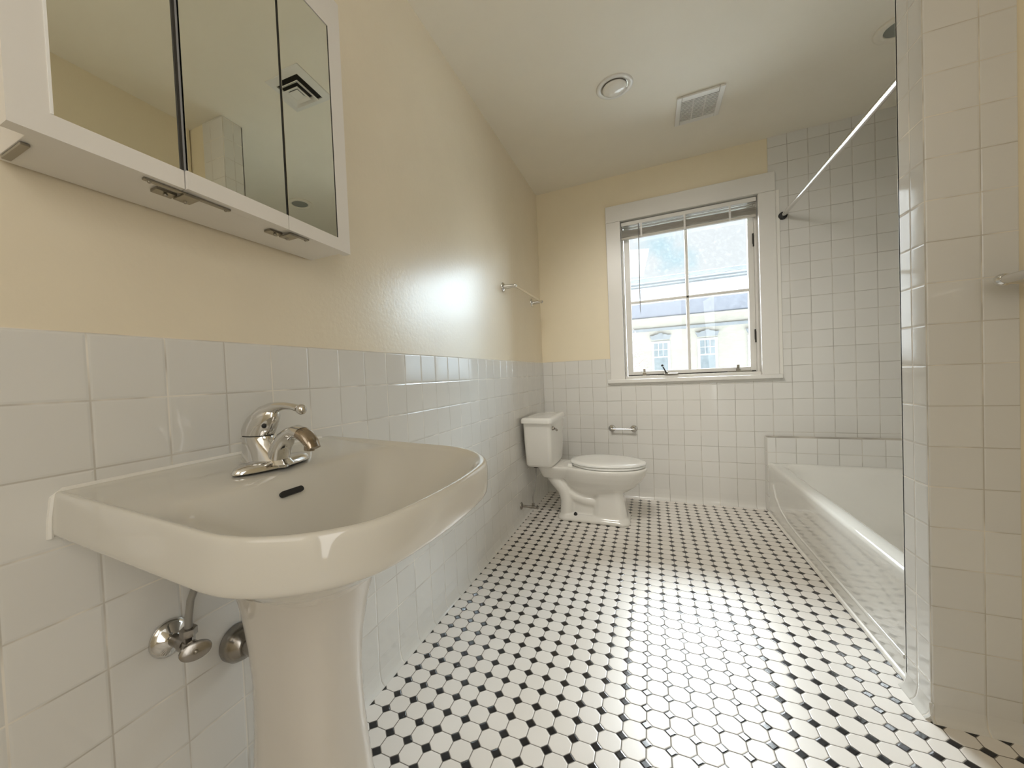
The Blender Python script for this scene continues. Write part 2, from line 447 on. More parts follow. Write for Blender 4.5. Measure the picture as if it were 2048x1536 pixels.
b.loft([rrect(tx0, tx1, ty0, ty1, .004, 0), rrect(tx0 + .004, tx1, ty0, ty1, .004, .10), rrect(tx0 + .001, tx1, ty0, ty1, .006, tz - .05), rrect(tx0, tx1, ty0, ty1, .008, tz - .016),
        rrect(tx0 + .004, tx1, ty0, ty1 - .001, .01, tz - .005), rrect(tx0 + .014, tx1 - .004, ty0 + .004, ty1 - .004, .016, tz),
        rrect(tx0 + .055, tx1 - .03, ty0 + .05, ty1 - .035, .07, tz - .001), rrect(tx0 + .075, tx1 - .045, ty0 + .07, ty1 - .05, .09, tz - .010),
        rrect(tx0 + .090, tx1 - .058, ty0 + .085, ty1 - .07, .10, tz - .035), rrect(tx0 + .115, tx1 - .085, ty0 + .11, ty1 - .15, .12, .15),
        rrect(tx0 + .145, tx1 - .115, ty0 + .15, ty1 - .25, .12, .075), rrect(tx0 + .2, tx1 - .17, ty0 + .22, ty1 - .35, .1, .055)], cap0=True)
b.build('tub_shell', M['enamel'], tub, 50)
b = MB()
ridge = [(tx0 + .002, 2.98, .215), (tx0 + .002, 2.93, .150), (tx0 + .003, 2.84, .100), (tx0 + .004, 2.70, .072), (tx0 + .004, 2.5, .063), (tx0 + .004, 1.60, .060)]
b.tube(ridge, .0055, 10, squash=1.4, up=(0, 0, 1)); b.build('apron_ridge', M['enamel'], tub, 60)
b = MB(); b.prism([(tx0 - .010, 0), (tx0 - .007, .006), (tx0 - .001, .010), (tx0 + .002, .010), (tx0 + .002, 0)], 1, ty0 + .012, 3.09); b.build('caulk_bead', M['caulk'], tub, 60)
# curtain rod
rod = thing('shower_curtain_rod', (1.614, 2.36, 1.934), 'straight chrome shower curtain rod spanning above the tub', 'curtain rod')
MB().tube([(1.614, YF + .002, 1.934), (1.614, D - .002, 1.934)], .0125, 24).build('rod', M['chrome'], rod)
for y, s in ((D, -1), (YF, 1)):
    MB().lathe([(0, .024), (.012, .024), (.018, .021), (.020, .0128)], (1.614, y, 1.934), (0, s, 0)).build('end_flange', M['black'], rod)

# ---------------------------------------------------------------- ceiling fittings
def ring(b, c, r0, r1, z0, z1, n=40):
    lo = []
    for r, z in ((r1, z1), (r1, z0 + .003), (r1 - .004, z0), (r0 + .003, z0), (r0, z0 + .003), (r0, z1)):
        lo.append([Vector((c[0] + r * math.cos(2 * PI * k / n), c[1] + r * math.sin(2 * PI * k / n), z)) for k in range(n)])
    return b.loft(lo, False, False)
lt = thing('recessed_light', (.684, 2.195, H), 'round recessed ceiling light with large white bulb, near the vent', 'ceiling light')
b = MB(); ring(b, (.684, 2.195), .066, .090, H - .006, H + .0); b.build('trim_ring', M['trim'], lt, 60)
MB().lathe([(0, .067), (.003, .066)], (.684, 2.195, H - .0005), (0, 0, -1)).build('recess', M['nickel'], lt)
MB().lathe([(-.001, .058), (.006, .060), (.014, .055), (.022, .042), (.027, .022), (.028, .0001)], (.684, 2.195, H - .004), (0, 0, -1), 36).build('bulb', M['bulb'], lt, 80)
lt = thing('shower_light', (1.86, 2.43, H), 'round ceiling light with grey lens over the tub, half hidden by the stub wall', 'ceiling light')
b = MB(); ring(b, (1.87, 2.43), .062, .095, H - .010, H); b.build('trim_ring', M['ceiling'], lt, 60)
MB().lathe([(0, .064), (.004, .062), (.007, .0001)], (1.87, 2.43, H - .001), (0, 0, -1)).build('lens', M['lens'], lt, 60)
# exhaust fan grille
fx0, fx1, fy0, fy1 = .985, 1.212, 2.452, 2.715
fan = thing('exhaust_fan_grille', (1.098, 2.583, H), 'rectangular white slotted exhaust fan grille in the ceiling', 'vent')
b = MB(); z0, z1 = H - .012, H
b.box(fx0, fx0 + .026, fy0, fy1, z0, z1, .004); b.box(fx1 - .026, fx1, fy0, fy1, z0, z1, .004)
b.box(fx0 + .026, fx1 - .026, fy0, fy0 + .04, z0, z1, .004); b.box(fx0 + .026, fx1 - .026, fy1 - .03, fy1, z0, z1, .004)
b.build('frame', M['trim'], fan)
b = MB(); gy0, gy1 = fy0 + .04, fy1 - .03; n = 15
for k in range(n):
    y = gy0 + (k + .5) * (gy1 - gy0) / n; b.box(fx0 + .026, fx1 - .026, y - .0034, y + .0034, z0 + .0002, z0 + .0028)
for x in (fx0 + .026 + (fx1 - fx0 - .052) / 3, fx0 + .026 + 2 * (fx1 - fx0 - .052) / 3): b.box(x - .003, x + .003, gy0, gy1, z0 + .001, z0 + .007)
b.build('slats', M['trim'], fan)
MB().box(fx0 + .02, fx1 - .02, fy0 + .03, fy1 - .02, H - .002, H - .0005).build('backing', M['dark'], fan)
# supply diffuser seen in the mirror
ax, ay, hs = .945, 1.49, .122
vd = thing('air_diffuser', (ax, ay, H), 'square stepped ceiling air diffuser, seen only in the cabinet mirror', 'vent')
def sqring(b, h0, h1, z0, z1):
    lo = []
    for h, z in ((h1, z0), (h0, z1), (h0, z1 + .003), (h1, z0 + .003)):
        lo.append([Vector((ax + h * sx, ay + h * sy, z)) for sx, sy in ((-1, -1), (1, -1), (1, 1), (-1, 1))])
    lo.append(lo[0]); return b.loft(lo, False, False)
b = MB(); sqring(b, .085, hs, H - .003, H - .012); b.build('frame', M['trim'], vd, 20)
b = MB(); sqring(b, .052, .072, H - .030, H - .018); b.build('vane', M['trim'], vd, 20)
b = MB(); sqring(b, .026, .046, H - .034, H - .024); b.add([(ax + h * sx, ay + h * sy, H - .029) for h in (.028,) for sx, sy in ((-1, -1), (1, -1), (1, 1), (-1, 1))], [[0, 1, 2, 3]]); b.build('vane', M['trim'], vd, 20)
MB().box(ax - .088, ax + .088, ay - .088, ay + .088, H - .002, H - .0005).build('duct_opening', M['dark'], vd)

# ---------------------------------------------------------------- medicine cabinet
cab = thing('medicine_cabinet', (.06, .49, 1.305), 'white three-door mirrored medicine cabinet above the sink', 'cabinet')
MB().box(.0, .106, .212, .763, 1.305, 1.925, .002).build('cabinet_box', M['cabinet'], cab)
def door(y0, y1, ml, mr, rot, hy):
    """frame widths left/right of the mirror; rot turns the leaf about its hinge edge hy"""
    X0, X1, Z0_, Z1_ = .108, .130, 1.303, 1.93
    T = Matrix.Translation(Vector((.108, hy, 0))) @ Matrix.Rotation(rot, 4, 'Z') @ Matrix.Translation(Vector((-.108, -hy, 0)))
    b = MB(); b.box(X0, X1, y0, y1, Z0_, Z0_ + .030); b.box(X0, X1, y0, y1, 1.845, Z1_)
    if ml > .004: b.box(X0, X1, y0, y0 + ml, Z0_ + .030, 1.845)
    if mr > .004: b.box(X0, X1, y1 - mr, y1, Z0_ + .030, 1.845)
    b.box(X0, X0 + .010, y0 + .001, y1 - .001, Z0_ + .01, 1.86)
    b.v = [T @ v for v in b.v]; d = b.build('door', M['cabinet'], cab)
    b = MB(); b.box(X1 - .007, X1 - .0015, y0 + ml, y1 - mr, Z0_ + .030, 1.845, .001); b.v = [T @ v for v in b.v]; m = b.build('mirror', M['mirror'], d)
    m['label'] = 'mirror pane reflecting the ceiling'
    return d, T
d1, T1 = door(.190, .3835, .040, .003, 0, .19)
d2, T2 = door(.3850, .5835, .003, .0015, .023, .5835)
d3, T3 = door(.5850, .775, .0015, .042, .035, .585)
def gap_shade(y0, y1, d, T, x=.1296):
    b = MB(); b.box(.122, x, y0, y1, 1.333, 1.845); b.v = [T @ v for v in b.v]; b.build('dark_edge', M['dark'], d)
gap_shade(.3795, .3838, d1, T1, .1305); gap_shade(.5830, .5838, d2, T2, .1300); gap_shade(.7318, .7345, d3, T3)  # dark strips stand in for the shade in the mirror gaps
# white bevel strip at the left of the first mirror
b = MB(); b.box(.127, .1312, .2285, .2315, 1.333, 1.845); b.build('bevel_strip', M['seat'], d1)
def hinge(y, left, right, name='hinge'):
    b = MB(); zc = 1.3035
    if left: b.box(.112, .120, y - left, y, zc - .004, zc - .0005, .001)
    if right: b.box(.112, .120, y, y + right, zc - .004, zc - .0005, .001)
    b.box(.090, .122, y - .006, y + .020, zc - .007, zc - .0040, .001)
    b.box(.080, .100, y - .034, y - .004, zc - .0035, zc + .0015, .001)
    for yy in (y - .02, y + .010): b.ball((.096, yy, zc - .0065), .0035, 10)
    if left: b.ball((.116, y - left + .008, zc - .004), .003, 8)
    if right: b.ball((.116, y + right - .008, zc - .004), .003, 8)
    return b.build(name, M['nickel'], cab)
hinge(.392, .060, .075); hinge(.597, 0, .050); MB().box(.018, .084, .2135, .2230, 1.3005, 1.3045, .001).build('hinge', M['nickel'], cab)
# ---------------------------------------------------------------- pedestal sink
sk = thing('pedestal_sink', (.25, .505, 0), 'bone coloured pedestal sink against the tiled left wall, in the foreground', 'sink')
y0s, y1s = .243, .797
def sl(x0, x1, iy, r, z, bow=.02, rb=.006):
    """plan outline: rounded front corners, nearly square corners at the wall; the front sits lower than the back"""
    y0, y1 = y0s + iy, y1s - iy; r = min(r, (y1 - y0) / 2 - .001, (x1 - x0) / 2 - .001); rb = min(rb, r)
    pts = []
    for cx, cy, rr, a0 in ((x1 - r, y1 - r, r, 0), (x0 + rb, y1 - rb, rb, PI / 2), (x0 + rb, y0 + rb, rb, PI), (x1 - r, y0 + r, r, 1.5 * PI)):
        for k in range(9):
            a = a0 + k * PI / 16; pts.append(Vector((cx + rr * math.cos(a), cy + rr * math.sin(a), z)))
    out = []
    for i_ in range(36):
        out.append(pts[i_]); nx = pts[(i_ + 1) % 36]
        if (i_ + 1) % 9 == 0:
            for j_ in range(1, 8): out.append(pts[i_].lerp(nx, j_ / 8))
    cy, hy = (y0 + y1) / 2, (y1 - y0) / 2
    for p in out:
        t = max(0, (p.x - .25) / .27)
        p.x += bow * (1 - ((p.y - cy) / hy) ** 2) * min(1, t) - bow * .5 * min(1, t)
        p.z -= .020 * max(0, p.x) / .52
    return out
loops = [sl(.10, .36, .15, .06, .654, 0, .05), sl(.06, .385, .13, .08, .664, 0, .05), sl(.02, .42, .09, .09, .698, .004), sl(.001, 0.4580, .055, .10, .725, .012), sl(.001, 0.4880, .026, .135, .750, .028), sl(.001, 0.5060, .008, .138, .762, .036),
         sl(.001, 0.5090, .001, .135, .7645, .04), sl(.001, 0.5130, -.002, .135, .7695, .04), sl(.001, 0.5155, -.001, .135, .786, .04), sl(.001, 0.5170, .001, .135, .818, .04),
         sl(.001, 0.5160, .003, .135, .8265, .04), sl(.002, 0.5130, .005, .133, .830, .04), sl(.004, 0.5090, .009, .130, .8305, .04),
         sl(.012, 0.5040, .013, .127, .8285, .04), sl(.024, 0.5010, .017, .125, .8255, .04, .02)]
loops += [sl(.100, 0.4980, .020, .124, .8235, .04, .04), sl(.185, 0.4950, .023, .121, .8215, .038, .05), sl(.200, 0.4910, .030, .118, .815, .036, .06), sl(.215, 0.4820, .046, .112, .799, .03, .07),
          sl(.240, .438, .085, .09, .757, .012, .07), sl(.258, .408, .130, .06, .716, .004, .06), sl(.275, .372, .175, .045, .690, 0, .045), sl(.300, .348, .238, .022, .680, 0, .022)]
b = MB(); b.loft(loops)
basin = b.build('basin', M['bone'], sk, 60)
basin.modifiers.new('sub', 'SUBSURF').levels = 1; basin.modifiers['sub'].render_levels = 2
# overflow slot: short dark slot set in the rear slope of the bowl
b = MB()
def slot(cx, cz, cy, hw, hr, nx, nz):
    nrm = Vector((nx, 0, nz)).normalized(); tv = Vector((nz, 0, -nx)).normalized(); lo = []
    for dpt in (-.004, .0012):
        l = []
        for sgn, a0 in ((1, -PI / 2), (-1, PI / 2)):
            for k in range(9):
                a = a0 + k * PI / 8; l.append(Vector((cx, cy + sgn * hw, cz)) + Vector((0, 1, 0)) * hr * math.cos(a) + tv * hr * math.sin(a) + nrm * dpt)
        lo.append(l)
    return lo
b.loft(slot(.2245, .7835, .480, .019, .0052, .85, .52)); b.build('overflow_slot', M['black'], basin)
MB().lathe([(0, .022), (.003, .021), (.0035, .016), (.001, .012), (.001, .0001)], (.324, .5165, .6685), (0, 0, 1)).build('drain', M['chrome'], basin)
# caulk along the wall
b = MB(); b.tube([(.001, .240, .762), (.002, .241, .79), (.003, .245, .822), (.003, .256, .830), (.003, .4, .831), (.003, .62, .831), (.003, .760, .830)], .0045, 8); b.build('caulk_bead', M['caulk'], sk)
# pedestal
def dsec(cx, hx, hy, z, n=36):
    l = []
    for k in range(n):
        a = 2 * PI * k / n; c, s_ = math.cos(a), math.sin(a); e = 2 / 3.0
        l.append(Vector((cx + hx * math.copysign(abs(c) ** e, c), .508 + hy * math.copysign(abs(s_) ** e, s_), z)))
    return l
prof = [(0, .215, .150, .118), (.012, .215, .152, .120), (.03, .215, .148, .116), (.07, .212, .132, .103), (.14, .210, .118, .093), (.24, .208, .106, .083), (.34, .207, .098, .0775), (.43, .207, .096, .076),
        (.50, .208, .100, .081), (.57, .212, .110, .090), (.62, .215, .122, .100), (.655, .215, .130, .106), (.664, .215, .130, .106)]
b = MB(); b.loft([dsec(cx, hx, hy, z) for z, cx, hx, hy in prof]); ped = b.build('pedestal', M['bisque'], sk, 70)
# ---------------------------------------------------------------- faucet
FY = .505; fc = thing('faucet', (.15, FY, .822), 'single lever chrome faucet with stained spout on the sink deck', 'faucet')
b = MB(); n = 40; lo = []
for hh, ins in ((0, 0), (.003, 0), (.010, .004), (.014, .012)):
    l = []
    for k in range(n):
        a = 2 * PI * k / n; c, s_ = math.cos(a), math.sin(a)
        hy = .082 - ins * 1.4; hx = .031 - ins * .7
        yy = hy * math.copysign(abs(s_) ** 1.25, s_); xx = hx * math.copysign(abs(c) ** .9, c) * (1 - .12 * abs(s_))
        l.append(Vector((.146 + xx, FY + yy, .8195 + hh)))
    lo.append(l)
b.loft(lo); b.build('base_plate', M['chrome'], fc, 60)
def esec(cx, cz, rx, ry, tilt=0, n=28):
    l = []
    for k in range(n):
        a = 2 * PI * k / n; l.append(Vector((cx + rx * math.cos(a) * math.cos(tilt), FY + ry * math.sin(a), cz + rx * math.cos(a) * math.sin(tilt))))
    return l
b = MB(); b.loft([esec(.128, .826, .066, .031), esec(.124, .834, .060, .029), esec(.117, .848, .050, .0265), esec(.110, .862, .041, .0255), esec(.1055, .872, .0365, .025), esec(.105, .8775, .0355, .0245)])
b.build('body', M['chrome'], fc, 60)
b = MB(); b.loft([esec(.105, .877, .0345, .0235), esec(.105, .8792, .0345, .0235)]); b.build('seam_ring', M['dark'], fc, 60)
# spout: wide oval tube rising from the body and curving down
def sweep(b, pts, rad, n=20):
    loops = []
    pts = [Vector((x, FY, z)) for x, z in pts]
    for i, p in enumerate(pts):
        t = (pts[min(i + 1, len(pts) - 1)] - pts[max(i - 1, 0)]).normalized(); a = Vector((-t.z, 0, t.x)); ry, rz = rad[i]
        loops.append([p + Vector((0, 1, 0)) * ry * math.cos(2 * PI * k / n) + a * rz * math.sin(2 * PI * k / n) for k in range(n)])
    return b.loft(loops)
b = MB(); sweep(b, [(.158, .824), (.163, .842), (.172, .860), (.184, .874), (.199, .884), (.214, .888), (.228, .8845)], [(.020, .022), (.0205, .0205), (.0205, .018), (.0195, .015), (.0185, .0125), (.018, .0115), (.0178, .0112)]); sp = b.build('spout', M['chrome'], fc, 60)
b = MB(); sweep(b, [(.2275, .8847), (.240, .878), (.250, .868), (.257, .858)], [(.0179, .0113), (.0175, .0115), (.016, .0105), (.014, .006)]); b.lathe([(0, .0095), (.010, .0095)], (.2455, FY, .864), (-.15, 0, -1), 20)
so = b.build('spout_tip', M['spout_stain'], sp, 60); so['label'] = 'spout tip with brown mineral stains'
# handle: domed cap that sweeps into a lever with a ball end
b = MB()
b.loft([esec(.1055, .8795, .0362, .025), esec(.109, .889, .0395, .0255, -.02), esec(.1155, .900, .0395, .025, -.06), esec(.1245, .911, .036, .0235, -.12), esec(.1345, .9205, .029, .020, -.2), esec(.144, .928, .020, .0155, -.3), esec(.151, .9325, .010, .010, -.4)])
sweep(b, [(.122, .912), (.134, .922), (.150, .9300), (.168, .9345), (.188, .9355), (.208, .9335), (.222, .9300)], [(.024, .019), (.0205, .0165), (.0155, .0125), (.0118, .009), (.0095, .0068), (.0088, .006), (.009, .0065)])
b.ball((.229, FY, .9285), .0098, 18)
hd = b.build('lever_handle', M['chrome'], fc, 60)
MB().ball((.147, FY - .0165, .899), .0046, 10).build('index_button', M['black'], hd)
b = MB(); b.tube([(.078, FY, .822), (.062, FY, .862), (.060, FY, .870)], .0024, 8); b.lathe([(0, .0028), (.002, .0055), (.006, .0035)], (.060, FY, .868), (-.1, 0, 1), 14); b.build('lift_rod', M['chrome'], fc, 60)

# ---------------------------------------------------------------- under the sink
def stop_valve(base, label, y, z, rf, L, tube_to, knob_dir, s=1.0, ks=1.0):
    o = thing('shutoff_valve', (0.0, y, z), label, 'valve')
    MB().lathe([(0, rf), (.004 * s, rf * .99), (.010 * s, rf * .8), (.014 * s, rf * .45), (.016 * s, rf * .38)], (.0, y, z), (1, 0, 0), 36).build('wall_flange', M['chrome'] if s > .9 else M['chrome_worn'], o, 60)
    b = MB(); b.lathe([(.010, .0105 * s), (L * .55, .0105 * s), (L * .56, .0135 * s), (L * .72, .0135 * s), (L * .73, .0115 * s), (L, .0115 * s)], (0, y, z), (1, 0, 0), 20)
    b.lathe([(0, .0095 * s), (.020 * s, .0095 * s), (.020 * s, .0135 * s), (.032 * s, .0135 * s), (.033 * s, .009 * s)], (L * .8, y, z), (0, 0, 1), 6)
    b.build('valve_body', M['chrome_worn'], o, 40)
    k = Vector(knob_dir).normalized(); c = Vector((L, y, z))
    lo = []
    a = Vector((0, 0, 1)); a = (a - k * a.dot(k)).normalized(); bb = k.cross(a)
    for d_, r_ in ((-.012 * s, .006 * s), (.006 * s, .007 * s), (.007 * s, .015 * s), (.010 * s, .0165 * s), (.016 * s, .0160 * s), (.018 * s, .012 * s)):
        lo.append([c + k * d_ + a * math.cos(2 * PI * q / 32) * r_ * .74 * ks + bb * math.sin(2 * PI * q / 32) * r_ * 1.2 * ks for q in range(32)])
    b = MB(); b.loft(lo); kb = b.build('oval_knob', M['chrome_worn'], o, 50)
    MB().ball(tuple(c + k * .0175 * s), .0038 * s, 12).build('screw', M['nickel'], kb)
    b = MB(); b.tube(tube_to, .0062 * s, 14); b.build('supply_tube', M['hose'], o, 60)
    return o
stop_valve(None, 'tarnished chrome shutoff valve on the wall under the sink', .383, .522, .033, .078,
           [(.0624, .383, .545), (.0624, .384, .57), (.061, .390, .60), (.066, .405, .640), (.08, .425, .68)], (1, -.42, .18), 1, 1.22)
o = thing('drain_flange', (0, .500, .435), 'bell shaped chrome drain flange on the wall behind the sink pedestal', 'pipe flange')
MB().lathe([(0, .036), (.004, .0375), (.018, .036), (.030, .029), (.037, .020), (.040, .0165)], (.0005, .503, .437), (1, 0, 0), 36).build('bell_flange', M['chrome_worn'], o, 60)
b = MB(); b.tube([(.036, .503, .437), (.100, .503, .437)], .016, 20); b.build('drain_pipe', M['chrome_worn'], o, 60)

# ---------------------------------------------------------------- towel bars and paper holder
def bar_set(name, label, cat, p0, p1, wall_n, stand, rf, rb, group=None):
    """p0,p1: wall points; wall_n: normal out of the wall"""
    p0, p1, n = Vector(p0), Vector(p1), Vector(wall_n); o = thing(name, tuple((p0 + p1) / 2), label, cat, group)
    for p in (p0, p1):
        MB().lathe([(0, rf), (.004, rf), (.008, rf * .82), (.011, rf * .5), (.012, rf * .46)], p, n, 32).build('wall_flange', M['chrome'], o, 60)
        b = MB(); b.lathe([(.008, rf * .52), (stand * .5, rf * .43), (stand - .003, rf * .36)], p, n, 24); b.ball(tuple(p + n * stand), rf * .42, 16)
        b.build('post', M['chrome'], o, 60)
    MB().tube([p0 + n * stand, p1 + n * stand], rb, 16).build('bar', M['chrome'], o, 60)
    return o
bar_set('towel_bar', 'short chrome towel bar on the painted left wall near the window', 'towel bar', (-.005, 2.275, 1.527), (-.005, 2.915, 1.530), (1, 0, 0), .078, .030, .0075)
bar_set('towel_bar', 'chrome towel bar end cut off by the right edge, in front of the stub wall', 'towel bar', (XR + .001, 1.375, 1.150), (XR + .001, .80, 1.150), (-1, 0, 0), .172, .036, .0105)
tp = bar_set('toilet_paper_holder', 'empty chrome toilet paper holder on the tiled back wall', 'toilet paper holder', (.526, D + .001, .532), (.684, D + .001, .532), (0, -1, 0), .048, .026, .006)

# ---------------------------------------------------------------- toilet
TY = 2.655
tl = thing('toilet', (.40, TY, 0), 'white two-piece toilet with closed lid in the far left corner', 'toilet')
def egg(x0, x1, hw, z, back=.5, n=44, fl=.5, p=2.1):
    """closed outline: pointed-round front at x1, back at x0 with width factor back; widest at fl"""
    xm = x0 + (x1 - x0) * fl; l = []
    for k in range(n):
        a = 2 * PI * k / n; c, s_ = math.cos(a), math.sin(a)
        if c >= 0: x = xm + (x1 - xm) * c ** (2 / p); y = hw * math.copysign(abs(s_) ** (2 / p), s_)
        else:
            e = .55; x = xm - (xm - x0) * abs(c) ** e
            tt = (xm - x) / (xm - x0); wdt = hw * (1 - (1 - back) * tt ** 1.6)
            y = wdt * math.copysign(abs(s_) ** e, s_)
        l.append(Vector((x, TY + y, z)))
    return l
b = MB()
b.loft([egg(.34, .60, .07, .17, .9), egg(.30, .66, .10, .20, .9), egg(.27, .705, .130, .232, .85), egg(.25, .740, .155, .270, .8), egg(.24, .762, .172, .305, .75), egg(.235, .772, .182, .335, .72), egg(.235, .775, .184, .350, .72), egg(.238, .770, .181, .358, .72)])
# tank deck
b.loft([rrect(.115, .36, TY - .095, TY + .095, .04, .27), rrect(.105, .38, TY - .11, TY + .11, .04, .30), rrect(.095, .40, TY - .125, TY + .125, .04, .332), rrect(.09, .42, TY - .13, TY + .13, .035, .350), rrect(.094, .42, TY - .127, TY + .127, .03, .356)])
# foot
b.loft([rrect(.212, .668, TY - .125, TY + .125, .06, 0), rrect(.214, .667, TY - .124, TY + .124, .06, .018), rrect(.222, .660, TY - .112, TY + .112, .06, .030), rrect(.24, .655, TY - .10, TY + .10, .05, .040)])
b.loft([rrect(.44, .655, TY - .105, TY + .105, .05, .02), rrect(.445, .645, TY - .100, TY + .100, .05, .09), rrect(.45, .632, TY - .096, TY + .096, .05, .16), rrect(.45, .628, TY - .10, TY + .10, .05, .215)])
# core web and rear leg / trapway
b.loft([rrect(.24, .50, TY - .066, TY + .066, .03, .02), rrect(.25, .50, TY - .066, TY + .066, .03, .26)])
def yt(pts, r): b.tube([(x, TY + o_, z) for x, o_, z in pts], r, 20)
for s in (-1, 1):
    yt([(.17, s * .035, .30), (.215, s * .045, .245), (.262, s * .052, .19), (.278, s * .056, .12), (.272, s * .060, .03)], [.050, .050, .048, .044, .044])
    yt([(.25, s * .050, .19), (.32, s * .052, .155), (.40, s * .052, .130), (.47, s * .052, .125), (.53, s * .05, .125)], [.042, .038, .035, .034, .03])
body = b.build('bowl', M['porcelain'], tl, 180)
r_ = body.modifiers.new('merge', 'REMESH'); r_.mode = 'VOXEL'; r_.voxel_size = .0055; r_.use_smooth_shade = True
s_ = body.modifiers.new('soften', 'SMOOTH'); s_.iterations = 7; s_.factor = .6
# tank
ty0_, ty1_ = 2.445, 2.885
def tk(z, ix, iy, r=.022): return rrect(.030 + ix * .3, .213 - ix, ty0_ + iy, ty1_ - iy, r, z, bow=.010)
b = MB(); b.loft([tk(.356, .018, .050, .03), tk(.360, .012, .040, .03), tk(.375, .008, .034), tk(.45, .005, .024), tk(.55, .002, .012), tk(.655, 0, .003)])
tank = b.build('tank', M['porcelain'], tl, 60)
def tkl(z, g): return rrect(.020 - g, .222 + g, 2.433 - g, 2.897 + g, .022, z, bow=.010)
b = MB(); b.loft([tkl(.653, -.006), tkl(.656, 0), tkl(.676, .001), tkl(.686, -.003), tkl(.690, -.010), tkl(.691, -.03)]); b.build('tank_lid', M['porcelain'], tl, 60)
b = MB(); b.lathe([(0, .014), (.006, .013), (.012, .009), (.016, .009)], (.213, 2.503, .618), (1, 0, 0), 20)
b.tube([(.228, 2.503, .618), (.233, 2.520, .612), (.234, 2.548, .600)], [.006, .006, .008], 12); b.build('flush_lever', M['chrome_worn'], tank, 60)
# seat and lid
b = MB(); b.loft([egg(.318, .758, .176, .360, .55, p=2.0, fl=.42), egg(.312, .765, .182, .364, .55, p=2.0, fl=.42), egg(.312, .765, .182, .372, .55, p=2.0, fl=.42), egg(.316, .761, .178, .376, .55, p=2.0, fl=.42)]); b.build('seat', M['seat'], tl, 50)
b = MB(); b.loft([egg(.306, .764, .181, .3775, .56, p=2.0, fl=.42), egg(.302, .770, .187, .381, .56, p=2.0, fl=.42), egg(.302, .770, .187, .388, .56, p=2.0, fl=.42), egg(.308, .764, .181, .3935, .56, p=2.0, fl=.42), egg(.34, .73, .15, .3965, .56, p=2.0, fl=.42), egg(.42, .64, .07, .398, .56, p=2.0, fl=.42)]); b.build('lid', M['seat'], tl, 50)
for s in (-1, 1):
    MB().box(.292, .325, TY + s * .075 - .016, TY + s * .075 + .016, .354, .374, .004).build('seat_hinge', M['seat'], tl)
    MB().lathe([(0, .013), (.012, .011), (.020, .004), (.021, .0001)], (.335, TY + s * .093, .036), (0, 0, 1), 16).build('bolt_cap', M['black'], tl, 60)
b = MB(); b.lathe([(0, .017), (.012, .017)], (.085, 2.545, .342), (0, 0, 1), 20); b.build('tank_coupling', M['black'], tl)
stop_valve(None, 'small shutoff valve low on the left wall beside the toilet', 2.445, .100, .024, .105,
           [(.084, 2.445, .118), (.083, 2.448, .16), (.092, 2.475, .24), (.086, 2.535, .315), (.085, 2.545, .345)], (1, -.15, 0), .8)

# ---------------------------------------------------------------- outdoors
K = 25 / 17
def bx(x): return .8123 + (x - .8123) * K
def bz(z): return .9729 + (z - .9729) * K
YO = 25.0; GZ = -7.5
struct(MB().box(-40, 40, 3.6, 60, GZ - .3, GZ).build('ground', M['street'], smoothang=0), 'street level ground outside', 'ground')
bd = thing('apartment_building', (bx(2.77), YO, GZ), 'tan brick building across the street with white cornice and grey lintels', 'building')
MB().box(-7, 9.5, YO, YO + 10, GZ, bz(3.7)).build('facade', M['brick'], bd, 0)
b = MB(); b.box(-7.2, 9.7, YO - .08, YO + .02, bz(3.03), bz(3.60)); b.build('frieze', M['slate'], bd, 0)
b = MB(); b.box(-7.2, 9.7, YO - .16, YO + .02, bz(2.96), bz(3.03), .02); b.build('moulding', M['brick'], bd)
b = MB(); b.box(-7.4, 9.9, YO - .30, YO + 10, bz(3.60), bz(3.80), .03); b.box(-7.6, 10.1, YO - .42, YO + 10, bz(3.80), bz(4.12), .03)
b.box(-7.6, 10.1, YO - .50, YO + 10, bz(4.12), bz(4.42), .03); cor = b.build('cornice', M['outwhite'], bd)
b = MB(); b.box(-7.7, 10.2, YO - .56, YO - .49, bz(4.27), bz(4.30)); b.box(-7.7, 10.2, YO - .56, YO - .49, bz(4.17), bz(4.19)); b.build('cornice_shadow', M['stone'], cor)  # grey strips drawn in as the shadow lines of the cornice
b = MB(); b.box(-7.7, 10.2, YO - .55, YO + 10, bz(4.42), bz(4.56), .03); b.build('roof_edge', M['roof'], bd)
b = MB(); b.box(-7.2, 9.7, YO - .10, YO + .02, bz(2.50), bz(2.61)); b.build('string_course', M['stone'], bd, 0)
wm = plain('dull_window_glass', (.32, .37, .40), .25, var=.25)
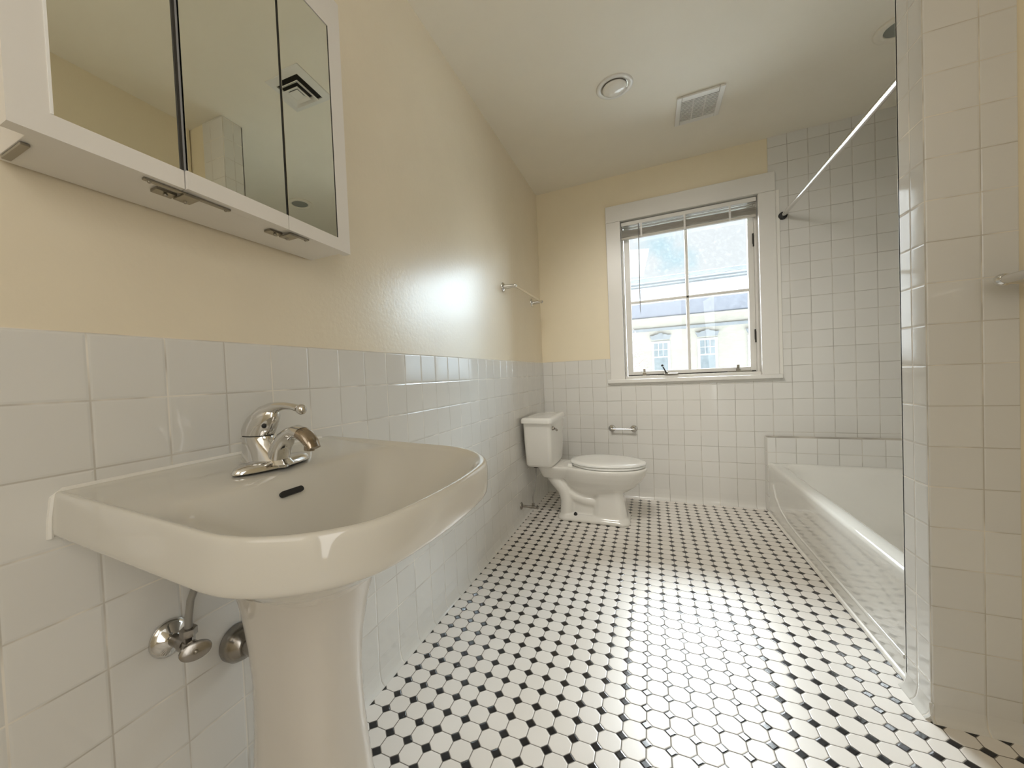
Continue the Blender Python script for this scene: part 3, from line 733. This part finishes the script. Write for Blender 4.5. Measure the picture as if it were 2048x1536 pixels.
for k in range(-2, 4):
    xc = bx(1.19 + 1.58 * k); hw = .33 * K
    zt, zb = bz(2.09), bz(.75)
    f = MB(); f.box(xc - hw, xc + hw, YO - .05, YO + .01, zb, zt, .01)
    f.box(xc - hw - .08, xc + hw + .08, YO - .12, YO, zb - .12, zb)
    fr = f.build('window', M['outwhite'], bd)
    gw_ = hw - .13; zm = bz(1.465)
    g = MB(); g.box(xc - gw_, xc + gw_, YO - .055, YO - .045, zb + .12, zm - .04); g.box(xc - gw_, xc + gw_, YO - .055, YO - .045, zm + .04, zt - .12)
    g.build('pane', wm, fr, 0)
    g = MB()
    for q in (-1, 1): g.box(xc + q * gw_ / 3 - .018, xc + q * gw_ / 3 + .018, YO - .065, YO - .05, zm + .03, zt - .1)
    zq = (zm + zt - .08) / 2; g.box(xc - gw_, xc + gw_, YO - .065, YO - .05, zq - .018, zq + .018)
    g.build('muntin', M['outwhite'], fr, 0)
    a, c = .385 * K, .315 * K; z0_, z1_ = bz(2.15), bz(2.32)
    pl = [(xc - c, z0_), (xc + c, z0_), (xc + a, z1_), (xc + .25 * K, z1_ - .02), (xc + .2 * K, z1_ + .05), (xc + .09 * K, z1_ + .05), (xc + .06 * K, z1_ + .12), (xc - .06 * K, z1_ + .12), (xc - .09 * K, z1_ + .05), (xc - .2 * K, z1_ + .05), (xc - .25 * K, z1_ - .02), (xc - a, z1_)]
    MB().prism(pl, 1, YO - .14, YO + .01).build('lintel', M['stone'], bd, 0)
# tree
tr = thing('street_tree', (-.55, 17, GZ), 'russet leaved tree at the lower left of the window view', 'tree')
b = MB(); b.tube([(-.55, 17, GZ), (-.6, 17, -4), (-.5, 17, -1), (-.4, 17, 1.2), (-.35, 17, 2.3)], [.2, .17, .12, .05, .02], 10)
for k in range(26):
    a = rnd.uniform(0, 2 * PI); z = rnd.uniform(-2.2, 1.8); L = rnd.uniform(.6, 1.35) * (1 - max(0, z) * .22)
    b.tube([(-.45, 17, z), (-.45 + L * .5 * math.cos(a), 17 + L * .5 * math.sin(a), z + .4), (-.45 + L * math.cos(a), 17 + L * math.sin(a), z + .9)], [.035, .018, .006], 6)
b.build('trunk', M['bark'], tr, 60)
b = MB()
for k in range(4200):
    z = rnd.uniform(-3, 3.0); rr = 1.42 * math.sqrt(max(.02, 1 - ((z + .2) / 3.25) ** 2)) * math.sqrt(rnd.random()); a = rnd.uniform(0, 2 * PI)
    c = Vector((-.45 + rr * math.cos(a), 17 + rr * math.sin(a), z)); u = Vector((rnd.gauss(0, 1), rnd.gauss(0, 1), rnd.gauss(0, 1))).normalized(); v = u.orthogonal().normalized(); s = rnd.uniform(.025, .05)
    b.add([c - u * s, c + v * s * .5, c + u * s, c - v * s * .5], [[0, 1, 2, 3]])
b.build('leaves', M['leaf'], tr, 0)

# ---------------------------------------------------------------- light
SKY_LOW, SKY_R, SKY_L, SKY_HIGH = .92, 38.0, 52.0, 58.0  # sky boosted to the sides and overhead, out of view, to light the room
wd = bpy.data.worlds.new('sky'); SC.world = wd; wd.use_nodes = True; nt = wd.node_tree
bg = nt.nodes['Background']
tc = nt.nodes.new('ShaderNodeTexCoord'); sp_ = nt.nodes.new('ShaderNodeSeparateXYZ'); nt.links.new(tc.outputs['Generated'], sp_.inputs[0])
cl = noise(nt, tc.outputs['Generated'], 7.0, 4, .5)
cl2 = noise(nt, tc.outputs['Generated'], 2.1, 2, .5)
cov = smooth(nt, mth(nt, 'ADD', mth(nt, 'MULTIPLY', cl, .6), mth(nt, 'MULTIPLY', cl2, .4)), .32, .45)
colr = mixc(nt, cov, (.58, .84, .95), (.90, .955, .985))

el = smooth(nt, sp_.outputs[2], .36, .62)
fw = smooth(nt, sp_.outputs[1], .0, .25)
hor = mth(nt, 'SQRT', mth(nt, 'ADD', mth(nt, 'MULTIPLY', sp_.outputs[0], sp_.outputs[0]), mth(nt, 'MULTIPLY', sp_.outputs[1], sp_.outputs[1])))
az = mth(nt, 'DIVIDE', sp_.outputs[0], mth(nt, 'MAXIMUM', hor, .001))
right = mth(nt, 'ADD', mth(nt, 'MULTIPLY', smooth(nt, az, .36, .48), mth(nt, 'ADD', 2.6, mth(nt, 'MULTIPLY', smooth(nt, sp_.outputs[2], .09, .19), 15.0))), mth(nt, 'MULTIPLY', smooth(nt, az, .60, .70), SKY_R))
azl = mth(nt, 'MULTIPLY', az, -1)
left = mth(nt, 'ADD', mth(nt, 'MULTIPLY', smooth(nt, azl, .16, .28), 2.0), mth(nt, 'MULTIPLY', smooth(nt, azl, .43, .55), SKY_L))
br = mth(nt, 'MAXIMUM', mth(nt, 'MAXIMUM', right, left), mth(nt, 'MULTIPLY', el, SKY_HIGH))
nt.links.new(mixc(nt, smooth(nt, az, .35, .5), colr, (.72, .88, 1.0)), bg.inputs[0])
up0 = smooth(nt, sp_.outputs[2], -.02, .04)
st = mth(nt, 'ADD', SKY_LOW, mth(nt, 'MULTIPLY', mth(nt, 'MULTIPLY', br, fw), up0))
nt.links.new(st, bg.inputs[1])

pl = bpy.data.lights.new('window_portal', 'AREA'); pl.shape = 'RECTANGLE'; pl.size = .95; pl.size_y = 1.3
pl.cycles.is_portal = True
po = bpy.data.objects.new('window_portal', pl); po.location = (1.06, D + .125, 1.51); po.rotation_euler = (-PI / 2, 0, 0); COL.objects.link(po)

def lamp(name, loc, target, sx, sy, power, col):
    l = bpy.data.lights.new(name, 'AREA'); l.shape = 'RECTANGLE'; l.size = sx; l.size_y = sy; l.energy = power; l.color = col
    o = bpy.data.objects.new(name, l); o.location = loc; o.rotation_euler = (Vector(target) - Vector(loc)).to_track_quat('-Z', 'Y').to_euler(); COL.objects.link(o); return o
cl_ = lamp('ceiling_fill', (.54, 1.30, H - .05), (1.15, 3.1, .75), .6, .6, 8.5, (1.0, .965, .90)); cl_.data.spread = math.radians(82)  # added fill under the ceiling, no fixture there; lifts the back wall
lamp('rear_fill', (.75, YB + .02, 1.5), (.75, 2, 1.2), 1.1, 1.9, 7, (1.0, .99, .97))  # added fill behind the viewer, for surfaces facing the camera
lamp('side_fill', (XR - .01, -.42, 1.1), (0, -.1, 1.0), .8, 1.9, 12, (1.0, 1.0, .99))  # added fill at the right wall, brightens sink and left wall

# ---------------------------------------------------------------- camera
f, pxx, pyy = 768.151, 938.667, 774.473
yaw, pitch, roll = -.4426, -.0243, -.0438
fwv = Vector((math.sin(yaw) * math.cos(pitch), math.cos(yaw) * math.cos(pitch), math.sin(pitch)))
r0 = Vector((math.cos(yaw), -math.sin(yaw), 0)); u0 = r0.cross(fwv)
ri = math.cos(roll) * r0 + math.sin(roll) * u0; upv = -math.sin(roll) * r0 + math.cos(roll) * u0
cd = bpy.data.cameras.new('camera'); cam = bpy.data.objects.new('camera', cd); COL.objects.link(cam)
cam.matrix_world = Matrix(((ri.x, upv.x, -fwv.x, .8123), (ri.y, upv.y, -fwv.y, 0), (ri.z, upv.z, -fwv.z, .9729), (0, 0, 0, 1)))
cd.sensor_fit = 'HORIZONTAL'; cd.sensor_width = 36; cd.lens = f / 2048 * 36
cd.shift_x = (1024 - pxx) / 2048; cd.shift_y = (pyy - 768) / 2048; cd.clip_start = .02
SC.camera = cam

vs = SC.view_settings
SC.display_settings.display_device = 'sRGB'; vs.view_transform = 'Standard'; vs.look = 'None'; vs.gamma = 1; vs.exposure = .21
try: vs.use_curve_mapping = False
except Exception: pass
cy = SC.cycles
cy.max_bounces = 10; cy.diffuse_bounces = 7; cy.glossy_bounces = 4; cy.transparent_max_bounces = 12
cy.sample_clamp_indirect = 8; cy.caustics_reflective = False; cy.caustics_refractive = False; cy.blur_glossy = .5
cy.use_denoising = True; cy.use_adaptive_sampling = True; cy.adaptive_threshold = .045
